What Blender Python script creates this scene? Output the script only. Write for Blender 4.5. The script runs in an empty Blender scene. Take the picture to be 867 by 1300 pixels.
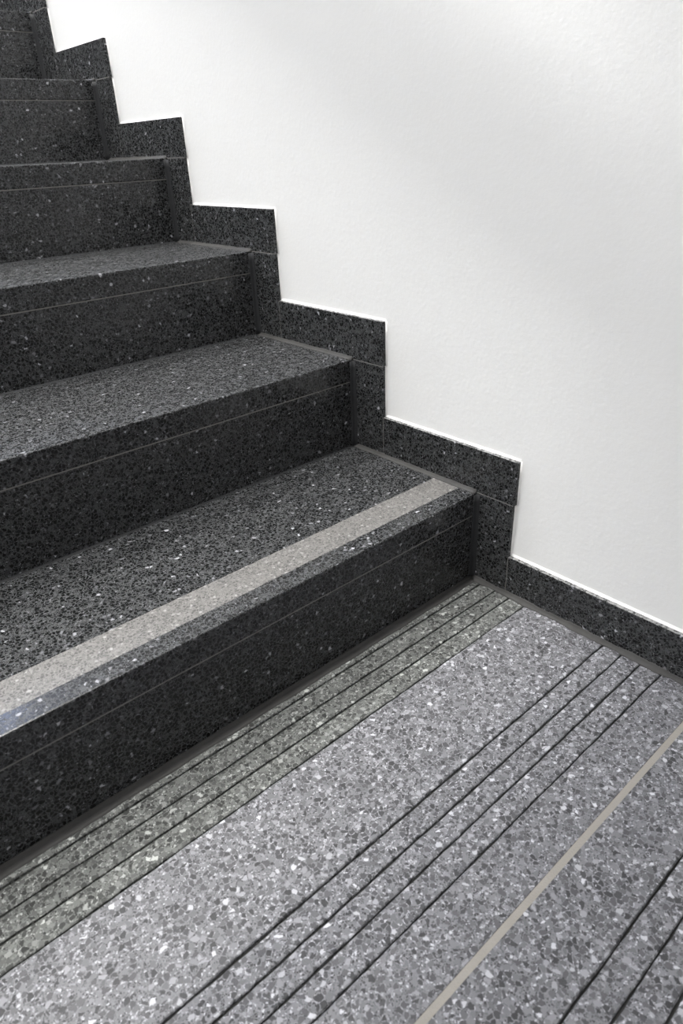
import bpy, bmesh, math, random
from mathutils import Vector, Matrix

random.seed(7)
scene = bpy.context.scene
COL = scene.collection

# ------------------------------------------------------------------ camera
CAM_POS = Vector((-0.8053, -0.6096, 0.6678))
CAM_R = Vector((0.74708438, -0.66354704, -0.03962639))
CAM_U = Vector((0.34116047, 0.33158321, 0.87958064))
CAM_F = Vector((0.57050369, 0.67063992, -0.47409666))
cam_data = bpy.data.cameras.new('camera')
cam = bpy.data.objects.new('camera', cam_data)
COL.objects.link(cam)
cam_data.sensor_fit = 'VERTICAL'
cam_data.sensor_height = 36.0
cam_data.sensor_width = 24.0
cam_data.lens = 860.556 * 36.0 / 1300.0
cam_data.clip_start = 0.02
M4 = Matrix((CAM_R, CAM_U, -CAM_F)).transposed().to_4x4()
M4.translation = CAM_POS
cam.matrix_world = M4
cam_data.dof.use_dof = True
cam_data.dof.focus_distance = 1.12
cam_data.dof.aperture_fstop = 8.0
scene.camera = cam

# ------------------------------------------------------------------ world, exposure
world = bpy.data.worlds.new('world')
scene.world = world
world.use_nodes = True
bg = world.node_tree.nodes['Background']
bg.inputs[0].default_value = (0.75, 0.85, 1.0, 1)
bg.inputs[1].default_value = 0.3
scene.view_settings.view_transform = 'Standard'
scene.view_settings.look = 'None'
scene.view_settings.gamma = 1.0
scene.view_settings.use_curve_mapping = False
scene.view_settings.exposure = 0.0
LAMP_POWER = 255.0
LAMP_POS = (-0.76, 0.30, 5.5)
LAMP2_POWER = 145.0
LAMP2_POS = (-0.53, 2.50, 5.5)
FILL_LAMP_POWER = 20.0
FILL_LAMP_POS = (-2.64, -0.75, 1.35)
WINDOW_EMIT = 14.0

# ------------------------------------------------------------------ measures (metres)
H = 0.165            # rise
G = 0.2858           # going
W_STAIR = 2.60       # stair width
T_TREAD = 0.040
SK_W = 0.0743        # width of the upright skirting tiles
SK_S = 0.0740        # height of the skirting above each tread
SK_D = 0.0088        # skirting thickness = wall surface at x = SK_D
N_STEPS = 10
DY = [0, -0.0054, 0.0002, 0.0028, 0.003, 0.0, -0.0006]
DZ = [0, -0.0012, 0.0005, -0.0015, 0.001, -0.0001, -0.001]
EY = [0, -0.0002, -0.0005, 0.0017, 0.0053, -0.0006, -0.0056]
EZ = [-0.0035, -0.0008, 0.0033, 0.0026, -0.0003, -0.0013, 0.0]


def g_(L, i):
    return L[i] if i < len(L) else 0.0


def Y(i):            # riser plane of step i
    return (i - 1) * G + g_(DY, i)


def Z(i):            # tread top of step i
    return i * H + (g_(DZ, i) if i > 0 else 0.0)


def SY(i):           # front edge of the upright skirting tile of step i
    return (i - 1) * G - SK_W + g_(EY, i)


def SZ(i):           # top of the skirting above tread i
    return i * H + SK_S + g_(EZ, i)


# ------------------------------------------------------------------ materials
def new_mat(name):
    m = bpy.data.materials.new(name)
    m.use_nodes = True
    nt = m.node_tree
    b = nt.nodes['Principled BSDF']
    return m, nt, b


def ramp(nt, stops, interp='LINEAR'):
    r = nt.nodes.new('ShaderNodeValToRGB')
    r.color_ramp.interpolation = interp
    e = r.color_ramp.elements
    while len(e) > 1:
        e.remove(e[-1])
    for k, (p, c) in enumerate(stops):
        if k == 0:
            el = e[0]
            el.position = p
        else:
            el = e.new(p)
        if not isinstance(c, (tuple, list)):
            c = (c, c, c)
        el.color = (c[0], c[1], c[2], 1)
    return r


def math_node(nt, op, a, b=None, clamp=False):
    n = nt.nodes.new('ShaderNodeMath')
    n.operation = op
    n.use_clamp = clamp
    for k, v in enumerate((a, b)):
        if v is None:
            continue
        if isinstance(v, (int, float)):
            n.inputs[k].default_value = v
        else:
            nt.links.new(v, n.inputs[k])
    return n.outputs[0]


def mix_col(nt, fac, a, b):
    n = nt.nodes.new('ShaderNodeMix')
    n.data_type = 'RGBA'
    for sock, v in ((n.inputs[0], fac), (n.inputs[6], a), (n.inputs[7], b)):
        if isinstance(v, (int, float)):
            sock.default_value = v
        elif isinstance(v, (tuple, list)):
            sock.default_value = (v[0], v[1], v[2], 1)
        else:
            nt.links.new(v, sock)
    return n.outputs[2]


def noise(nt, vec, scale, detail=2.0, rough=0.5):
    n = nt.nodes.new('ShaderNodeTexNoise')
    n.inputs['Scale'].default_value = scale
    n.inputs['Detail'].default_value = detail
    n.inputs['Roughness'].default_value = rough
    nt.links.new(vec, n.inputs['Vector'])
    return n


def voro(nt, vec, scale, feature='F1', rnd=1.0):
    n = nt.nodes.new('ShaderNodeTexVoronoi')
    n.feature = feature
    n.inputs['Scale'].default_value = scale
    n.inputs['Randomness'].default_value = rnd
    nt.links.new(vec, n.inputs['Vector'])
    return n


def stone_coords(nt, wobble=0.0020):
    geo = nt.nodes.new('ShaderNodeNewGeometry')
    info = nt.nodes.new('ShaderNodeObjectInfo')
    off = nt.nodes.new('ShaderNodeVectorMath')
    off.operation = 'MULTIPLY'
    comb = nt.nodes.new('ShaderNodeCombineXYZ')
    nt.links.new(info.outputs['Random'], comb.inputs[0])
    nt.links.new(math_node(nt, 'MULTIPLY', info.outputs['Random'], 3.7), comb.inputs[1])
    nt.links.new(math_node(nt, 'MULTIPLY', info.outputs['Random'], 7.3), comb.inputs[2])
    add = nt.nodes.new('ShaderNodeVectorMath')
    add.operation = 'ADD'
    nt.links.new(geo.outputs['Position'], add.inputs[0])
    nt.links.new(comb.outputs[0], add.inputs[1])
    nz = noise(nt, add.outputs[0], 210.0, 2.0)
    sub = nt.nodes.new('ShaderNodeVectorMath')
    sub.operation = 'SUBTRACT'
    nt.links.new(nz.outputs['Color'], sub.inputs[0])
    sub.inputs[1].default_value = (0.5, 0.5, 0.5)
    sc = nt.nodes.new('ShaderNodeVectorMath')
    sc.operation = 'SCALE'
    nt.links.new(sub.outputs[0], sc.inputs[0])
    sc.inputs['Scale'].default_value = wobble * 2
    out = nt.nodes.new('ShaderNodeVectorMath')
    out.operation = 'ADD'
    nt.links.new(add.outputs[0], out.inputs[0])
    nt.links.new(sc.outputs[0], out.inputs[1])
    return out.outputs[0], add.outputs[0]


def terrazzo(name, big, small, chip_stops, small_stops, matrix_a, matrix_b, edge, rough_chip, rough_matrix,
             keep=0.62, bump=0.0, spec=0.5, fine=1400.0):
    """big / small chip frequencies; keep = share of the big cells that hold a big chip, elsewhere small chips in matrix"""
    m, nt, b = new_mat(name)
    vec, plain = stone_coords(nt)
    v1 = voro(nt, vec, big)
    v1e = voro(nt, vec, big, 'DISTANCE_TO_EDGE')
    v2 = voro(nt, vec, small)
    v2e = voro(nt, vec, small, 'DISTANCE_TO_EDGE')
    sep = nt.nodes.new('ShaderNodeSeparateColor')
    nt.links.new(v1.outputs['Color'], sep.inputs[0])
    sep2 = nt.nodes.new('ShaderNodeSeparateColor')
    nt.links.new(v2.outputs['Color'], sep2.inputs[0])
    n_big = noise(nt, plain, 90.0, 2.0)
    n_fine = noise(nt, plain, fine, 2.0)
    # matrix
    mat_col = mix_col(nt, n_fine.outputs['Fac'], matrix_a, matrix_b)
    # small chips on the matrix
    r2 = ramp(nt, small_stops)
    nt.links.new(sep2.outputs[0], r2.inputs[0])
    e2 = math_node(nt, 'MULTIPLY', n_big.outputs['Fac'], edge * 2.0)
    is2 = math_node(nt, 'GREATER_THAN', v2e.outputs['Distance'], e2)
    col = mix_col(nt, is2, mat_col, r2.outputs['Color'])
    # big chips
    r1 = ramp(nt, chip_stops)
    nt.links.new(sep.outputs[0], r1.inputs[0])
    chip_var = mix_col(nt, math_node(nt, 'MULTIPLY', n_fine.outputs['Fac'], 0.25), r1.outputs['Color'], mat_col)
    e1 = math_node(nt, 'ADD', math_node(nt, 'MULTIPLY', n_big.outputs['Fac'], edge * 1.6), edge * 0.2)
    in1 = math_node(nt, 'GREATER_THAN', v1e.outputs['Distance'], e1)
    has1 = math_node(nt, 'LESS_THAN', sep.outputs[1], keep)
    fac1 = math_node(nt, 'MULTIPLY', in1, has1)
    col = mix_col(nt, fac1, col, chip_var)
    nt.links.new(col, b.inputs['Base Color'])
    rr = math_node(nt, 'MULTIPLY', n_big.outputs['Fac'], 0.12)
    rfac = math_node(nt, 'MAXIMUM', fac1, is2)
    rmix = nt.nodes.new('ShaderNodeMix')
    rmix.inputs[2].default_value = rough_matrix
    rmix.inputs[3].default_value = rough_chip
    nt.links.new(rfac, rmix.inputs[0])
    nt.links.new(math_node(nt, 'ADD', rmix.outputs[0], rr), b.inputs['Roughness'])
    b.inputs['Specular IOR Level'].default_value = spec
    if bump > 0:
        bp = nt.nodes.new('ShaderNodeBump')
        bp.inputs['Strength'].default_value = 1.0
        bp.inputs['Distance'].default_value = bump
        nb = noise(nt, plain, 420.0, 3.0, 0.6)
        nt.links.new(nb.outputs['Fac'], bp.inputs['Height'])
        nt.links.new(bp.outputs[0], b.inputs['Normal'])
    return m


def grey(v, tint=(0.975, 0.98, 1.05)):
    return (v * tint[0], v * tint[1], v * tint[2])


CT = (0.97, 1.0, 1.04)
DARK_CHIPS = [(0.0, grey(0.0015, CT)), (0.62, grey(0.003, CT)), (0.80, grey(0.010, CT)), (0.92, grey(0.03, CT)),
              (0.96, grey(0.08)), (0.985, grey(0.25)), (1.0, grey(0.55))]
DARK_SMALL = [(0.0, grey(0.003, CT)), (0.35, grey(0.010, CT)), (0.65, grey(0.035, CT)), (0.93, grey(0.10, CT)), (1.0, grey(0.26))]
M_DARK = terrazzo('dark_terrazzo', 195.0, 490.0, DARK_CHIPS, DARK_SMALL, grey(0.012, CT), grey(0.105, CT), 0.13, 0.13, 0.48,
                  keep=0.78, spec=0.32, fine=720.0)
FLOOR_CHIPS = [(0.0, grey(0.024)), (0.10, grey(0.036)), (0.35, grey(0.066)), (0.62, grey(0.115)), (0.84, grey(0.20)), (0.94, grey(0.34)),
               (1.0, grey(0.62))]
FLOOR_SMALL = [(0.0, grey(0.04)), (0.35, grey(0.105)), (0.75, grey(0.22)), (1.0, grey(0.50))]
M_FLOOR = terrazzo('grey_terrazzo', 172.0, 430.0, FLOOR_CHIPS, FLOOR_SMALL, grey(0.12), grey(0.27), 0.10, 0.42, 0.6,
                   keep=0.72, spec=0.25)
M_RIB = terrazzo('grey_terrazzo_ground_rib', 172.0, 430.0, FLOOR_CHIPS, FLOOR_SMALL, grey(0.12), grey(0.27), 0.10, 0.55, 0.65,
                 keep=0.72, bump=0.0006, spec=0.25)
RIB_TINT = (0.97, 1.0, 0.97)  # slightly green tint of the darker stone beside the first riser
M_RIB_DARK = terrazzo('grey_terrazzo_dark_rib', 172.0, 430.0, [(p, grey(c[0] * 0.85, RIB_TINT)) for p, c in FLOOR_CHIPS],
                       [(p, grey(c[0] * 0.82, RIB_TINT)) for p, c in FLOOR_SMALL], grey(0.09, RIB_TINT), grey(0.22, RIB_TINT), 0.10, 0.6, 0.7,
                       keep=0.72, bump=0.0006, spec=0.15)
STRIP_CHIPS = [(0.0, (0.04, 0.038, 0.037)), (0.4, (0.065, 0.062, 0.06)), (0.85, (0.11, 0.107, 0.103)), (1.0, (0.38, 0.37, 0.36))]
STRIP_SMALL = [(0.0, (0.065, 0.062, 0.06)), (0.5, (0.13, 0.126, 0.12)), (1.0, (0.26, 0.255, 0.245))]
M_STRIP = terrazzo('pale_contrast_strip', 230.0, 520.0, STRIP_CHIPS, STRIP_SMALL, (0.13, 0.126, 0.12), (0.23, 0.223, 0.215), 0.14,
                   0.36, 0.45, keep=0.75)


def plain_mat(name, col, rough, bump_scale=None, bump_dist=0.0, var=0.0):
    m, nt, b = new_mat(name)
    geo = nt.nodes.new('ShaderNodeNewGeometry')
    b.inputs['Roughness'].default_value = rough
    n = noise(nt, geo.outputs['Position'], 35.0, 4.0, 0.6)
    lo = [c * (1 - var) for c in col]
    hi = [min(1, c * (1 + var)) for c in col]
    nt.links.new(mix_col(nt, n.outputs['Fac'], lo, hi), b.inputs['Base Color'])
    if bump_scale:
        bp = nt.nodes.new('ShaderNodeBump')
        bp.inputs['Distance'].default_value = bump_dist
        nb = noise(nt, geo.outputs['Position'], bump_scale, 4.0, 0.55)
        nt.links.new(nb.outputs['Fac'], bp.inputs['Height'])
        nt.links.new(bp.outputs[0], b.inputs['Normal'])
    return m


M_WALL = plain_mat('white_wall_paint', (0.86, 0.862, 0.858), 0.75, 150.0, 0.0004, 0.01)
M_GREYWALL = plain_mat('grey_wall_paint', (0.74, 0.74, 0.74), 0.8, 160.0, 0.0003, 0.01)
M_HALL = plain_mat('dark_grey_wall_paint', (0.20, 0.20, 0.20), 0.8, 160.0, 0.0003, 0.01)
M_CEIL = plain_mat('white_ceiling_paint', (0.85, 0.85, 0.84), 0.85, None, 0, 0.01)
M_BEAD = plain_mat('white_paint_bead', (0.90, 0.90, 0.89), 0.55, 160.0, 0.001, 0.02)
M_SEAL = plain_mat('grey_sealant', (0.027, 0.028, 0.030), 0.55, 60.0, 0.0008, 0.25)
M_SEAL_FLOOR = plain_mat('smeared_grey_sealant', (0.055, 0.054, 0.053), 0.6, 70.0, 0.001, 0.35)
M_GROUT = plain_mat('pale_grout', (0.19, 0.183, 0.172), 0.8, 300.0, 0.0005, 0.3)
M_JOINT = plain_mat('beige_joint_filler', (0.29, 0.272, 0.245), 0.7, 500.0, 0.0004, 0.10)
M_CORE = plain_mat('concrete', (0.20, 0.20, 0.19), 0.9, 80.0, 0.002, 0.2)
M_BED = plain_mat('dark_groove_bed', (0.035, 0.035, 0.034), 0.9, 200.0, 0.001, 0.3)
M_STEEL = plain_mat('brushed_steel', (0.55, 0.55, 0.56), 0.35)
for m_ in (M_SEAL, M_SEAL_FLOOR):
    m_.node_tree.nodes['Principled BSDF'].inputs['Specular IOR Level'].default_value = 0.18
M_STEEL.node_tree.nodes['Principled BSDF'].inputs['Metallic'].default_value = 1.0
M_FRAME = plain_mat('grey_window_frame', (0.35, 0.35, 0.36), 0.5)


def sawn_edge_mat():
    """sawn upper edge of the skirting: terrazzo with smears of wall paint"""
    m = M_DARK.copy()
    m.name = 'sawn_edge_with_paint_smears'
    nt = m.node_tree
    b = nt.nodes['Principled BSDF']
    src = b.inputs['Base Color'].links[0].from_socket
    geo = nt.nodes.new('ShaderNodeNewGeometry')
    n = noise(nt, geo.outputs['Position'], 190.0, 4.0, 0.65)
    r = ramp(nt, [(0.42, 0.05), (0.56, 0.85)])
    nt.links.new(n.outputs['Fac'], r.inputs[0])
    nt.links.new(mix_col(nt, r.outputs['Color'], src, (0.34, 0.34, 0.335)), b.inputs['Base Color'])
    for l in list(b.inputs['Roughness'].links):
        nt.links.remove(l)
    b.inputs['Roughness'].default_value = 0.7
    return m


M_EDGE = sawn_edge_mat()


def emit_mat(name, col, s):
    m, nt, b = new_mat(name)
    b.inputs['Base Color'].default_value = (*col, 1)
    b.inputs['Emission Color'].default_value = (*col, 1)
    b.inputs['Emission Strength'].default_value = s
    return m


M_PANE = emit_mat('daylit_frosted_glass', (0.58, 0.69, 1.0), WINDOW_EMIT)


# ------------------------------------------------------------------ builders
def obj(name, bm, mats, parent=None, smooth=False):
    me = bpy.data.meshes.new(name)
    bm.normal_update()
    bm.to_mesh(me)
    bm.free()
    if not isinstance(mats, (list, tuple)):
        mats = [mats]
    for m in mats:
        me.materials.append(m)
    if smooth:
        for p in me.polygons:
            p.use_smooth = True
    o = bpy.data.objects.new(name, me)
    COL.objects.link(o)
    if parent:
        o.parent = parent
    return o


def tag(o, label, cat=None, kind=None, group=None):
    o['label'] = label
    if cat:
        o['category'] = cat
    if kind:
        o['kind'] = kind
    if group:
        o['group'] = group
    return o


def empty(name, loc=(0, 0, 0)):
    o = bpy.data.objects.new(name, None)
    o.empty_display_size = 0.05
    COL.objects.link(o)
    o.location = loc
    return o


def box_bm(x0, x1, y0, y1, z0, z1, bevel=0.0, seg=2, bm=None):
    own = bm is None
    if own:
        bm = bmesh.new()
    vs = [bm.verts.new((x, y, z)) for x in (x0, x1) for y in (y0, y1) for z in (z0, z1)]
    f = [(0, 1, 3, 2), (4, 6, 7, 5), (0, 4, 5, 1), (2, 3, 7, 6), (0, 2, 6, 4), (1, 5, 7, 3)]
    fs = [bm.faces.new([vs[i] for i in q]) for q in f]
    if bevel > 0:
        es = list({e for q in fs for e in q.edges})
        bmesh.ops.bevel(bm, geom=es, offset=bevel, segments=seg, profile=0.5, affect='EDGES')
    return bm


def sweep(sections, closed=True, caps=True):
    """loft a list of equal-length loops of points"""
    bm = bmesh.new()
    rows = [[bm.verts.new(p) for p in s] for s in sections]
    n = len(rows[0])
    for a, b in zip(rows[:-1], rows[1:]):
        for k in range(n if closed else n - 1):
            j = (k + 1) % n
            bm.faces.new((a[k], a[j], b[j], b[k]))
    if caps and closed:
        bm.faces.new(list(reversed(rows[0])))
        bm.faces.new(rows[-1])
    bmesh.ops.recalc_face_normals(bm, faces=bm.faces[:])
    return bm


def wob(s, seed, amp):
    """smooth pseudo-random offset along a length"""
    return amp * (0.5 * math.sin(s * 61 + seed * 1.7) + 0.3 * math.sin(s * 143 + seed * 2.9) + 0.2 * math.sin(s * 377 + seed * 5.1))


def fillet(p0, p1, da, db, wa, wb, seed, amp=0.18, n=None):
    """concave sealant bead from p0 to p1 in the corner of two planes reached along unit vectors da and db,
    wa / wb wide on them"""
    p0, p1, da, db = Vector(p0), Vector(p1), Vector(da), Vector(db)
    L = (p1 - p0).length
    n = n or max(2, int(L / 0.012))
    secs = []
    for k in range(n + 1):
        t = k / n
        c = p0.lerp(p1, t)
        a = wa * (1 + wob(t * L, seed, amp))
        b_ = wb * (1 + wob(t * L + 3.3, seed + 4, amp))
        loop = [c - da * 0.001 - db * 0.001, c + da * a - db * 0.001]
        for q in range(5):
            u = math.pi / 2 * q / 4
            loop.append(c + da * a * (1 - math.sin(u)) * 1.0 + db * b_ * (1 - math.cos(u)) + (da * 0.0004 + db * 0.0004))
        loop.append(c + db * b_ - da * 0.001)
        secs.append([tuple(v) for v in loop])
    return sweep(secs)


def tube(path, r, n=16):
    secs = []
    P = [Vector(p) for p in path]
    for k, p in enumerate(P):
        d = (P[min(k + 1, len(P) - 1)] - P[max(k - 1, 0)]).normalized()
        a = d.cross(Vector((0, 0, 1)))
        if a.length < 1e-4:
            a = d.cross(Vector((0, 1, 0)))
        a.normalize()
        b_ = d.cross(a).normalized()
        secs.append([tuple(p + a * r * math.cos(2 * math.pi * q / n) + b_ * r * math.sin(2 * math.pi * q / n)) for q in range(n)])
    return sweep(secs)


# ------------------------------------------------------------------ room shell
X_L, Y_B, Y_F, Z_C = -2.64, -2.6, 4.4, 5.5
wall_right = obj('wall_right', box_bm(SK_D, SK_D + 0.2, Y_B - 0.2, Y_F + 0.2, -0.08, Z_C), M_WALL)
tag(wall_right, 'plain white painted wall rising beside the dark stair skirting', 'wall', 'structure')
wall_left = obj('wall_left', box_bm(X_L - 0.2, X_L, Y_B - 0.2, Y_F + 0.2, -0.08, Z_C), M_GREYWALL)
tag(wall_left, 'grey stairwell wall facing the skirted wall', 'wall', 'structure')
wall_back = obj('wall_back', box_bm(X_L, SK_D, Y_B - 0.2, Y_B, -0.08, Z_C), M_HALL)
tag(wall_back, 'dark grey wall closing the lower landing', 'wall', 'structure')
WX0, WX1, WZ0, WZ1 = -1.00, -0.08, 2.55, 3.85
bmw = bmesh.new()
box_bm(X_L, WX0, Y_F, Y_F + 0.2, -0.08, Z_C, bm=bmw)
box_bm(WX1, SK_D, Y_F, Y_F + 0.2, -0.08, Z_C, bm=bmw)
box_bm(WX0, WX1, Y_F, Y_F + 0.2, -0.08, WZ0, bm=bmw)
box_bm(WX0, WX1, Y_F, Y_F + 0.2, WZ1, Z_C, bm=bmw)
wall_front = obj('wall_front', bmw, M_WALL)
tag(wall_front, 'white end wall with a window above the upper landing', 'wall', 'structure')
ceiling = obj('ceiling', box_bm(X_L - 0.2, SK_D + 0.2, Y_B - 0.2, Y_F + 0.2, Z_C, Z_C + 0.2), M_CEIL)
tag(ceiling, 'flat white ceiling above the stairwell', 'ceiling', 'structure')

SLAB_Y, SLAB_Z = 0.03, 2.9
slab = obj('ceiling_lower', box_bm(X_L, SK_D, Y_B, SLAB_Y, SLAB_Z, SLAB_Z + 0.28), M_CEIL)
tag(slab, 'white underside of the upper landing slab over the foot of the stairs', 'ceiling', 'structure')

window = empty('window_1', (0, 0, 0))
tag(window, 'frosted daylit window in the end wall above the stairs', 'window', 'structure')
bmf = bmesh.new()
fw = 0.06
box_bm(WX0, WX0 + fw, Y_F + 0.05, Y_F + 0.12, WZ0, WZ1, bm=bmf)
box_bm(WX1 - fw, WX1, Y_F + 0.05, Y_F + 0.12, WZ0, WZ1, bm=bmf)
box_bm(WX0 + fw, WX1 - fw, Y_F + 0.05, Y_F + 0.12, WZ0, WZ0 + fw, bm=bmf)
box_bm(WX0 + fw, WX1 - fw, Y_F + 0.05, Y_F + 0.12, WZ1 - fw, WZ1, bm=bmf)
box_bm(-0.57, -0.51, Y_F + 0.05, Y_F + 0.12, WZ0 + fw, WZ1 - fw, bm=bmf)
obj('window_frame', bmf, M_FRAME, window)
for a, b_ in ((WX0 + fw, -0.57), (-0.51, WX1 - fw)):
    obj('pane', box_bm(a, b_, Y_F + 0.08, Y_F + 0.09, WZ0 + fw, WZ1 - fw), M_PANE, window)

# thin white bead of paint and filler where the wall meets the skirting, all along its stepped outline
def bead_seg(a, b_, out, seed, w=0.0032):
    return fillet(a, b_, out, (-1, 0, 0), w, min(w, 0.0018), seed, 0.15, n=max(2, int((Vector(a) - Vector(b_)).length / 0.02)))


k = 0
bx = SK_D
obj('paint_bead', bead_seg((bx, Y_B, SZ(0)), (bx, SY(1), SZ(0)), (0, 0, 1), 1, 0.0034), M_BEAD, wall_right, True)
for i in range(1, N_STEPS + 1):
    yf = SY(i) - (0.0032 if i == 1 else 0.0015)
    obj('paint_bead', bead_seg((bx, SY(i), SZ(i - 1)), (bx, SY(i), Z(i)), (0, -1, 0), i * 3.1, 0.0018), M_BEAD, wall_right, True)
    obj('paint_bead', bead_seg((bx, yf, Z(i)), (bx, yf, SZ(i)), (0, -1, 0), i * 3.3, 0.0018), M_BEAD, wall_right, True)
    y1 = SY(i + 1) if i < N_STEPS else Y_F
    obj('paint_bead', bead_seg((bx, y1, SZ(i)), (bx, yf, SZ(i)), (0, 0, 1), i * 3.7, 0.0030), M_BEAD, wall_right, True)

# ------------------------------------------------------------------ floor of the lower landing
floor = obj('floor', box_bm(X_L, SK_D, Y_B, Y(1) + 0.02, -0.08, -0.0045), M_BED)
tag(floor, 'grey terrazzo landing with anti-slip grooves at the foot of the stairs', 'floor', 'structure')
XW = -0.0005          # floor end at the skirting
SETS = [[0.0285, 0.0584, 0.0872, 0.1182], [0.2562, 0.2862, 0.3151, 0.3451], [0.4896, 0.5191, 0.5498, 0.5800]]
GW = 0.0023           # groove width


def strip_piece(y_far, y_near, seed, crown=0.0, rough_far=True, rough_near=True):
    """floor piece between two lines of constant y (y_far > y_near), running the width of the landing; nibbled arrises"""
    n = 330
    xs = [X_L + (XW - X_L) * q / n for q in range(n + 1)]
    rnd = random.Random(seed)
    secs = []
    jf = jn = 0.0
    for x in xs:
        jf = 0.6 * jf + rnd.uniform(-1, 1) * 0.00045
        jn = 0.6 * jn + rnd.uniform(-1, 1) * 0.00045
        a = y_far + (jf if rough_far else 0)
        b_ = y_near + (jn if rough_near else 0)
        cf = 0.0011 if rough_far else 0.0004
        cn = 0.0011 if rough_near else 0.0004
        if crown:
            m = a + (b_ - a) * 0.42
            secs.append([(x, a, -0.006), (x, a, -crown - 0.0006), (x, a - 0.0007, -crown), (x, m, 0.0),
                         (x, b_ + 0.0012, -crown * 0.30), (x, b_, -crown * 0.30 - 0.0009), (x, b_, -0.006)])
        else:
            secs.append([(x, a, -0.006), (x, a, -cf), (x, a - cf, 0.0), (x, b_ + cn, 0.0), (x, b_, -cn), (x, b_, -0.006)])
    return sweep(secs)


slabs = []
flat = [
    # (slab, far, near, rough far, rough near)
    (0, -0.0060, -SETS[0][0] + GW / 2, False, True),
    (0, -SETS[0][3] - GW / 2, -SETS[1][0] + GW / 2, True, True),
    (0, -SETS[1][3] - GW / 2, -0.4051, True, False),
    (1, -0.4126, -SETS[2][0] + GW / 2, False, True),
    (1, -SETS[2][3] - GW / 2, -0.8180, True, False),
    (2, -0.8255, -1.6300, False, False),
    (3, -1.6375, Y_B, False, False),
]
slab_obj = {}
for q, (s, a, b_, rf, rn) in enumerate(flat):
    o = obj('floor_slab', strip_piece(a, b_, 100 + q, 0, rf, rn), M_RIB_DARK if q == 0 else M_FLOOR, floor)
    slab_obj.setdefault(s, o)
for sidx, S in enumerate(SETS):
    for q in range(3):
        o = obj('anti_slip_rib', strip_piece(-S[q] - GW / 2, -S[q + 1] + GW / 2, 40 + sidx * 5 + q, 0.0017), M_RIB_DARK if sidx == 0 else M_RIB, floor)
for a, b_ in ((-0.4051, -0.4126), (-0.8180, -0.8255), (-1.6300, -1.6375)):
    obj('joint_strip', box_bm(X_L, XW, b_, a, -0.006, -0.0006), M_JOINT, floor)
# sealant along the foot of the first riser and along the skirting
obj('sealant_bead', fillet((-W_STAIR, Y(1), 0), (-0.001, Y(1), 0), (0, -1, 0), (0, 0, 1), 0.0135, 0.0045, 3, 0.10), M_SEAL_FLOOR, floor, True)
obj('sealant_bead', fillet((0, Y(1), 0), (0, Y_B, 0), (-1, 0, 0), (0, 0, 1), 0.0080, 0.0055, 8, 0.32, n=500), M_SEAL_FLOOR, floor, True)

# ------------------------------------------------------------------ staircase
stairs = empty('staircase', (0, 0, 0))
tag(stairs, 'flight of dark speckled terrazzo steps climbing along the white wall', 'staircase')
ORD = ['', 'lowest', 'second', 'third', 'fourth', 'fifth', 'sixth', 'seventh', 'eighth', 'ninth', 'tenth']
E_T, E_R = 0.0015, 0.0078
for i in range(1, N_STEPS + 1):
    z0 = Z(i - 1)
    yb = Y(i + 1) if i < N_STEPS else Y_F
    step = obj('step', box_bm(-W_STAIR + 0.004, -0.012, Y(i) + 0.0215, yb + 0.0195 if i < N_STEPS else Y_F - 0.015, -0.004 if i == 1 else z0 - T_TREAD - 0.002,
                              Z(i) - T_TREAD - 0.0012), M_CORE, stairs)
    if i == 1:
        step['label'] = 'lowest step with a pale contrast strip along its tread'
    else:
        step['label'] = '%s step counted up from the grooved landing' % ORD[i]
    tr = obj('tread', box_bm(-W_STAIR, -E_T, Y(i), (yb + 0.018) if i < N_STEPS else Y_F - 0.015, Z(i) - T_TREAD, Z(i), 0.0020, 2), M_DARK, step)
    obj('riser', box_bm(-W_STAIR, -E_R + 0.001, Y(i) + 0.0006, Y(i) + 0.021, z0 + 0.0002, Z(i) - T_TREAD - 0.0014, 0.0004, 1), M_DARK, step)
    obj('grout_joint', box_bm(-W_STAIR + 0.002, -E_R, Y(i) + 0.0009, Y(i) + 0.012, Z(i) - T_TREAD - 0.0016, Z(i) - T_TREAD + 0.0006), M_GROUT, step)
    # sealant: upright corner, along the skirting on the tread, at the back of the tread
    obj('sealant_bead', fillet((0, Y(i), z0), (0, Y(i), Z(i) - 0.003), (-1, 0, 0), (0, -1, 0), 0.0085, 0.0065, i * 2.3, 0.10), M_SEAL, step, True)
    obj('sealant_bead', fillet((0, Y(i) + 0.001, Z(i)), (0, yb if i < N_STEPS else Y_F - 0.02, Z(i)), (-1, 0, 0), (0, 0, 1), 0.0075, 0.0045, i * 2.7, 0.12), M_SEAL_FLOOR, step, True)
    if i < N_STEPS:
        obj('sealant_bead', fillet((-W_STAIR, yb + 0.0005, Z(i)), (-0.002, yb + 0.0005, Z(i)), (0, -1, 0), (0, 0, 1), 0.0032, 0.0018, i * 3.9, 0.25), M_SEAL, step, True)
    if i == 1:
        n = 200
        rnd = random.Random(5)
        secs = []
        for q in range(n + 1):
            t = q / n
            x = -W_STAIR + (W_STAIR - 0.0085) * t
            ya = 0.0735 + 0.0075 * t + rnd.uniform(-1, 1) * 0.0005
            yn = 0.0195 + 0.0085 * t + rnd.uniform(-1, 1) * 0.0005
            secs.append([(x, ya, Z(1) - 0.001), (x, ya, Z(1) + 0.00015), (x, ya - 0.0006, Z(1) + 0.0003), (x, yn + 0.0006, Z(1) + 0.0003),
                         (x, yn, Z(1) + 0.00015), (x, yn, Z(1) - 0.001)])
        st = obj('contrast_strip', sweep(secs), M_STRIP, step)
        st['label'] = 'pale etched contrast strip across the tread'

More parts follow.
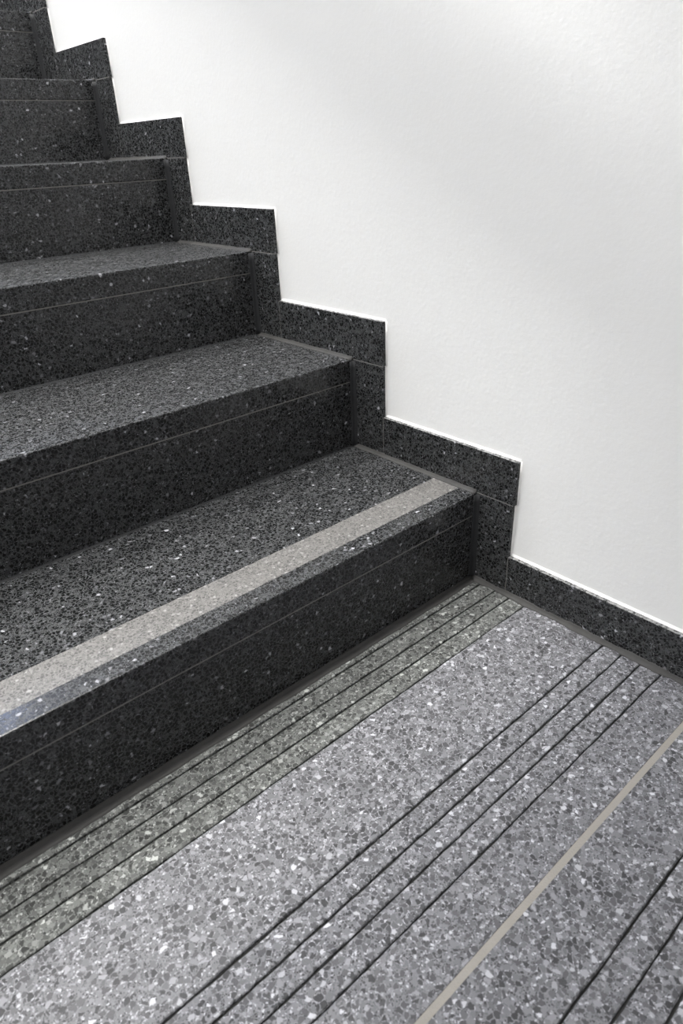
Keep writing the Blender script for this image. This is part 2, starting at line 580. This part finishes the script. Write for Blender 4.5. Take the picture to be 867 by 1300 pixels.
# ------------------------------------------------------------------ skirting tiles on the wall
skirt = empty('baseboard_right', (0, 0, 0))
tag(skirt, 'stepped skirting of dark terrazzo tiles along the white wall', 'skirting', 'structure')
J = 0.0006            # half a joint


def tile(y0, y1, z0, z1):
    bm = box_bm(0.0, SK_D, y0, y1, z0, z1, 0.0009, 2)
    for f in bm.faces:
        if f.normal.z > 0.7 or (f.normal.length < 0.1):
            f.material_index = 0
    bm.normal_update()
    for f in bm.faces:
        f.material_index = 1 if f.normal.z > 0.5 else 0
    return obj('skirting_tile', bm, [M_DARK, M_EDGE], skirt)


def grout(y0, y1, z0, z1, x=0.0004):
    return obj('grout_joint', box_bm(x, SK_D, y0, y1, z0, z1), M_GROUT, skirt)


tile(-0.92, SY(1) - J, 0.0, SZ(0))
tile(-1.75, -0.92 - 2 * J, 0.0, SZ(0))
tile(Y_B, -1.75 - 2 * J, 0.0, SZ(0))
for y in (-0.92, -1.75):
    grout(y - 2 * J - 0.0002, y + 0.0002, 0.0, SZ(0) - 0.001)
for i in range(1, N_STEPS + 1):
    yf = SY(i) - (0.0032 if i == 1 else 0.0015)
    y1 = SY(i + 1) if i < N_STEPS else Y_F
    tile(SY(i), Y(i) + 0.02, Z(i - 1), Z(i) - J)
    tile(yf, y1 - J, Z(i) + J, SZ(i))
    grout(SY(i) + 0.001, Y(i), Z(i) - J - 0.0002, Z(i) + J + 0.0002)
    grout(SY(i) - J - 0.0002, SY(i) + 0.0002, Z(i - 1) + 0.001, SZ(i - 1) - 0.001)

# ------------------------------------------------------------------ handrail on the wall, above the picture
RAIL_H, RAIL_X = 0.90, SK_D - 0.072
rail = empty('handrail', (0, 0, 0))
tag(rail, 'round steel handrail fixed to the white wall above the steps', 'handrail')


def rail_z(y):
    return H + RAIL_H + y * H / G


rail_y0, rail_y1 = -0.62, 2.75
path = [(RAIL_X, rail_y0 - 0.28, rail_z(rail_y0)), (RAIL_X, rail_y0 - 0.02, rail_z(rail_y0))]
path += [(RAIL_X, rail_y0 + 0.03 + (rail_y1 - rail_y0) * q / 20, rail_z(rail_y0 + 0.03 + (rail_y1 - rail_y0) * q / 20)) for q in range(21)]
obj('rail', tube(path, 0.021, 20), M_STEEL, rail, True)
for y in (-0.55, 0.55, 1.65, 2.65):
    zc = rail_z(y)
    obj('bracket', tube([(RAIL_X, y, zc - 0.02), (RAIL_X, y, zc - 0.05), (RAIL_X + 0.02, y, zc - 0.07), (SK_D + 0.001, y, zc - 0.07)], 0.006, 10), M_STEEL, rail, True)

# ------------------------------------------------------------------ ceiling lamps
def ceiling_lamp(pos, power, label, sx=0.26, sy=0.26, col=(1.0, 0.985, 0.955)):
    x, y, z = pos
    t = empty('ceiling_lamp', (x, y, z))
    tag(t, label, 'lamp')
    bm = bmesh.new()
    a, b_, w = sx / 2 + 0.004, sy / 2 + 0.004, 0.02
    box_bm(-a - w, -a, -b_ - w, b_ + w, -0.07, 0.0, bm=bm)
    box_bm(a, a + w, -b_ - w, b_ + w, -0.07, 0.0, bm=bm)
    box_bm(-a, a, -b_ - w, -b_, -0.07, 0.0, bm=bm)
    box_bm(-a, a, b_, b_ + w, -0.07, 0.0, bm=bm)
    box_bm(-a, a, -b_, b_, -0.02, 0.0, bm=bm)
    obj('lamp_housing', bm, M_STEEL, t)
    ld = bpy.data.lights.new('lamp_light', 'AREA')
    ld.shape = 'RECTANGLE'
    ld.size = sx
    ld.size_y = sy
    ld.energy = power
    ld.color = col
    lo = bpy.data.objects.new('lamp_light', ld)
    COL.objects.link(lo)
    lo.parent = t
    lo.location = (0, 0, -0.066)
    return t


ceiling_lamp(LAMP_POS, LAMP_POWER, 'square ceiling lamp above the lowest steps')
ceiling_lamp(LAMP2_POS, LAMP2_POWER, 'square ceiling lamp above the highest steps')


def fill_lamp(pos, power, label, sy=0.34, sz=0.34, col=(1.0, 0.985, 0.955)):  # added fill light out of view, brightens the white wall opposite
    t = empty('fill_lamp', pos)
    tag(t, label, 'lamp')
    a, b_, w = sy / 2 + 0.004, sz / 2 + 0.004, 0.02
    bm = bmesh.new()
    box_bm(0, 0.08, -a - w, -a, -b_ - w, b_ + w, bm=bm)
    box_bm(0, 0.08, a, a + w, -b_ - w, b_ + w, bm=bm)
    box_bm(0, 0.08, -a, a, -b_ - w, -b_, bm=bm)
    box_bm(0, 0.08, -a, a, b_, b_ + w, bm=bm)
    box_bm(0, 0.02, -a, a, -b_, b_, bm=bm)
    obj('lamp_housing', bm, M_STEEL, t)
    ld = bpy.data.lights.new('lamp_light', 'AREA')
    ld.shape = 'RECTANGLE'
    ld.size, ld.size_y = sy, sz
    ld.energy = power
    ld.color = col
    lo = bpy.data.objects.new('lamp_light', ld)
    COL.objects.link(lo)
    lo.parent = t
    lo.location = (0.076, 0, 0)
    lo.rotation_euler = (0, -math.pi / 2, 0)
    return t


fill_lamp(FILL_LAMP_POS, FILL_LAMP_POWER, 'added square fill lamp on the grey wall across the lower landing')
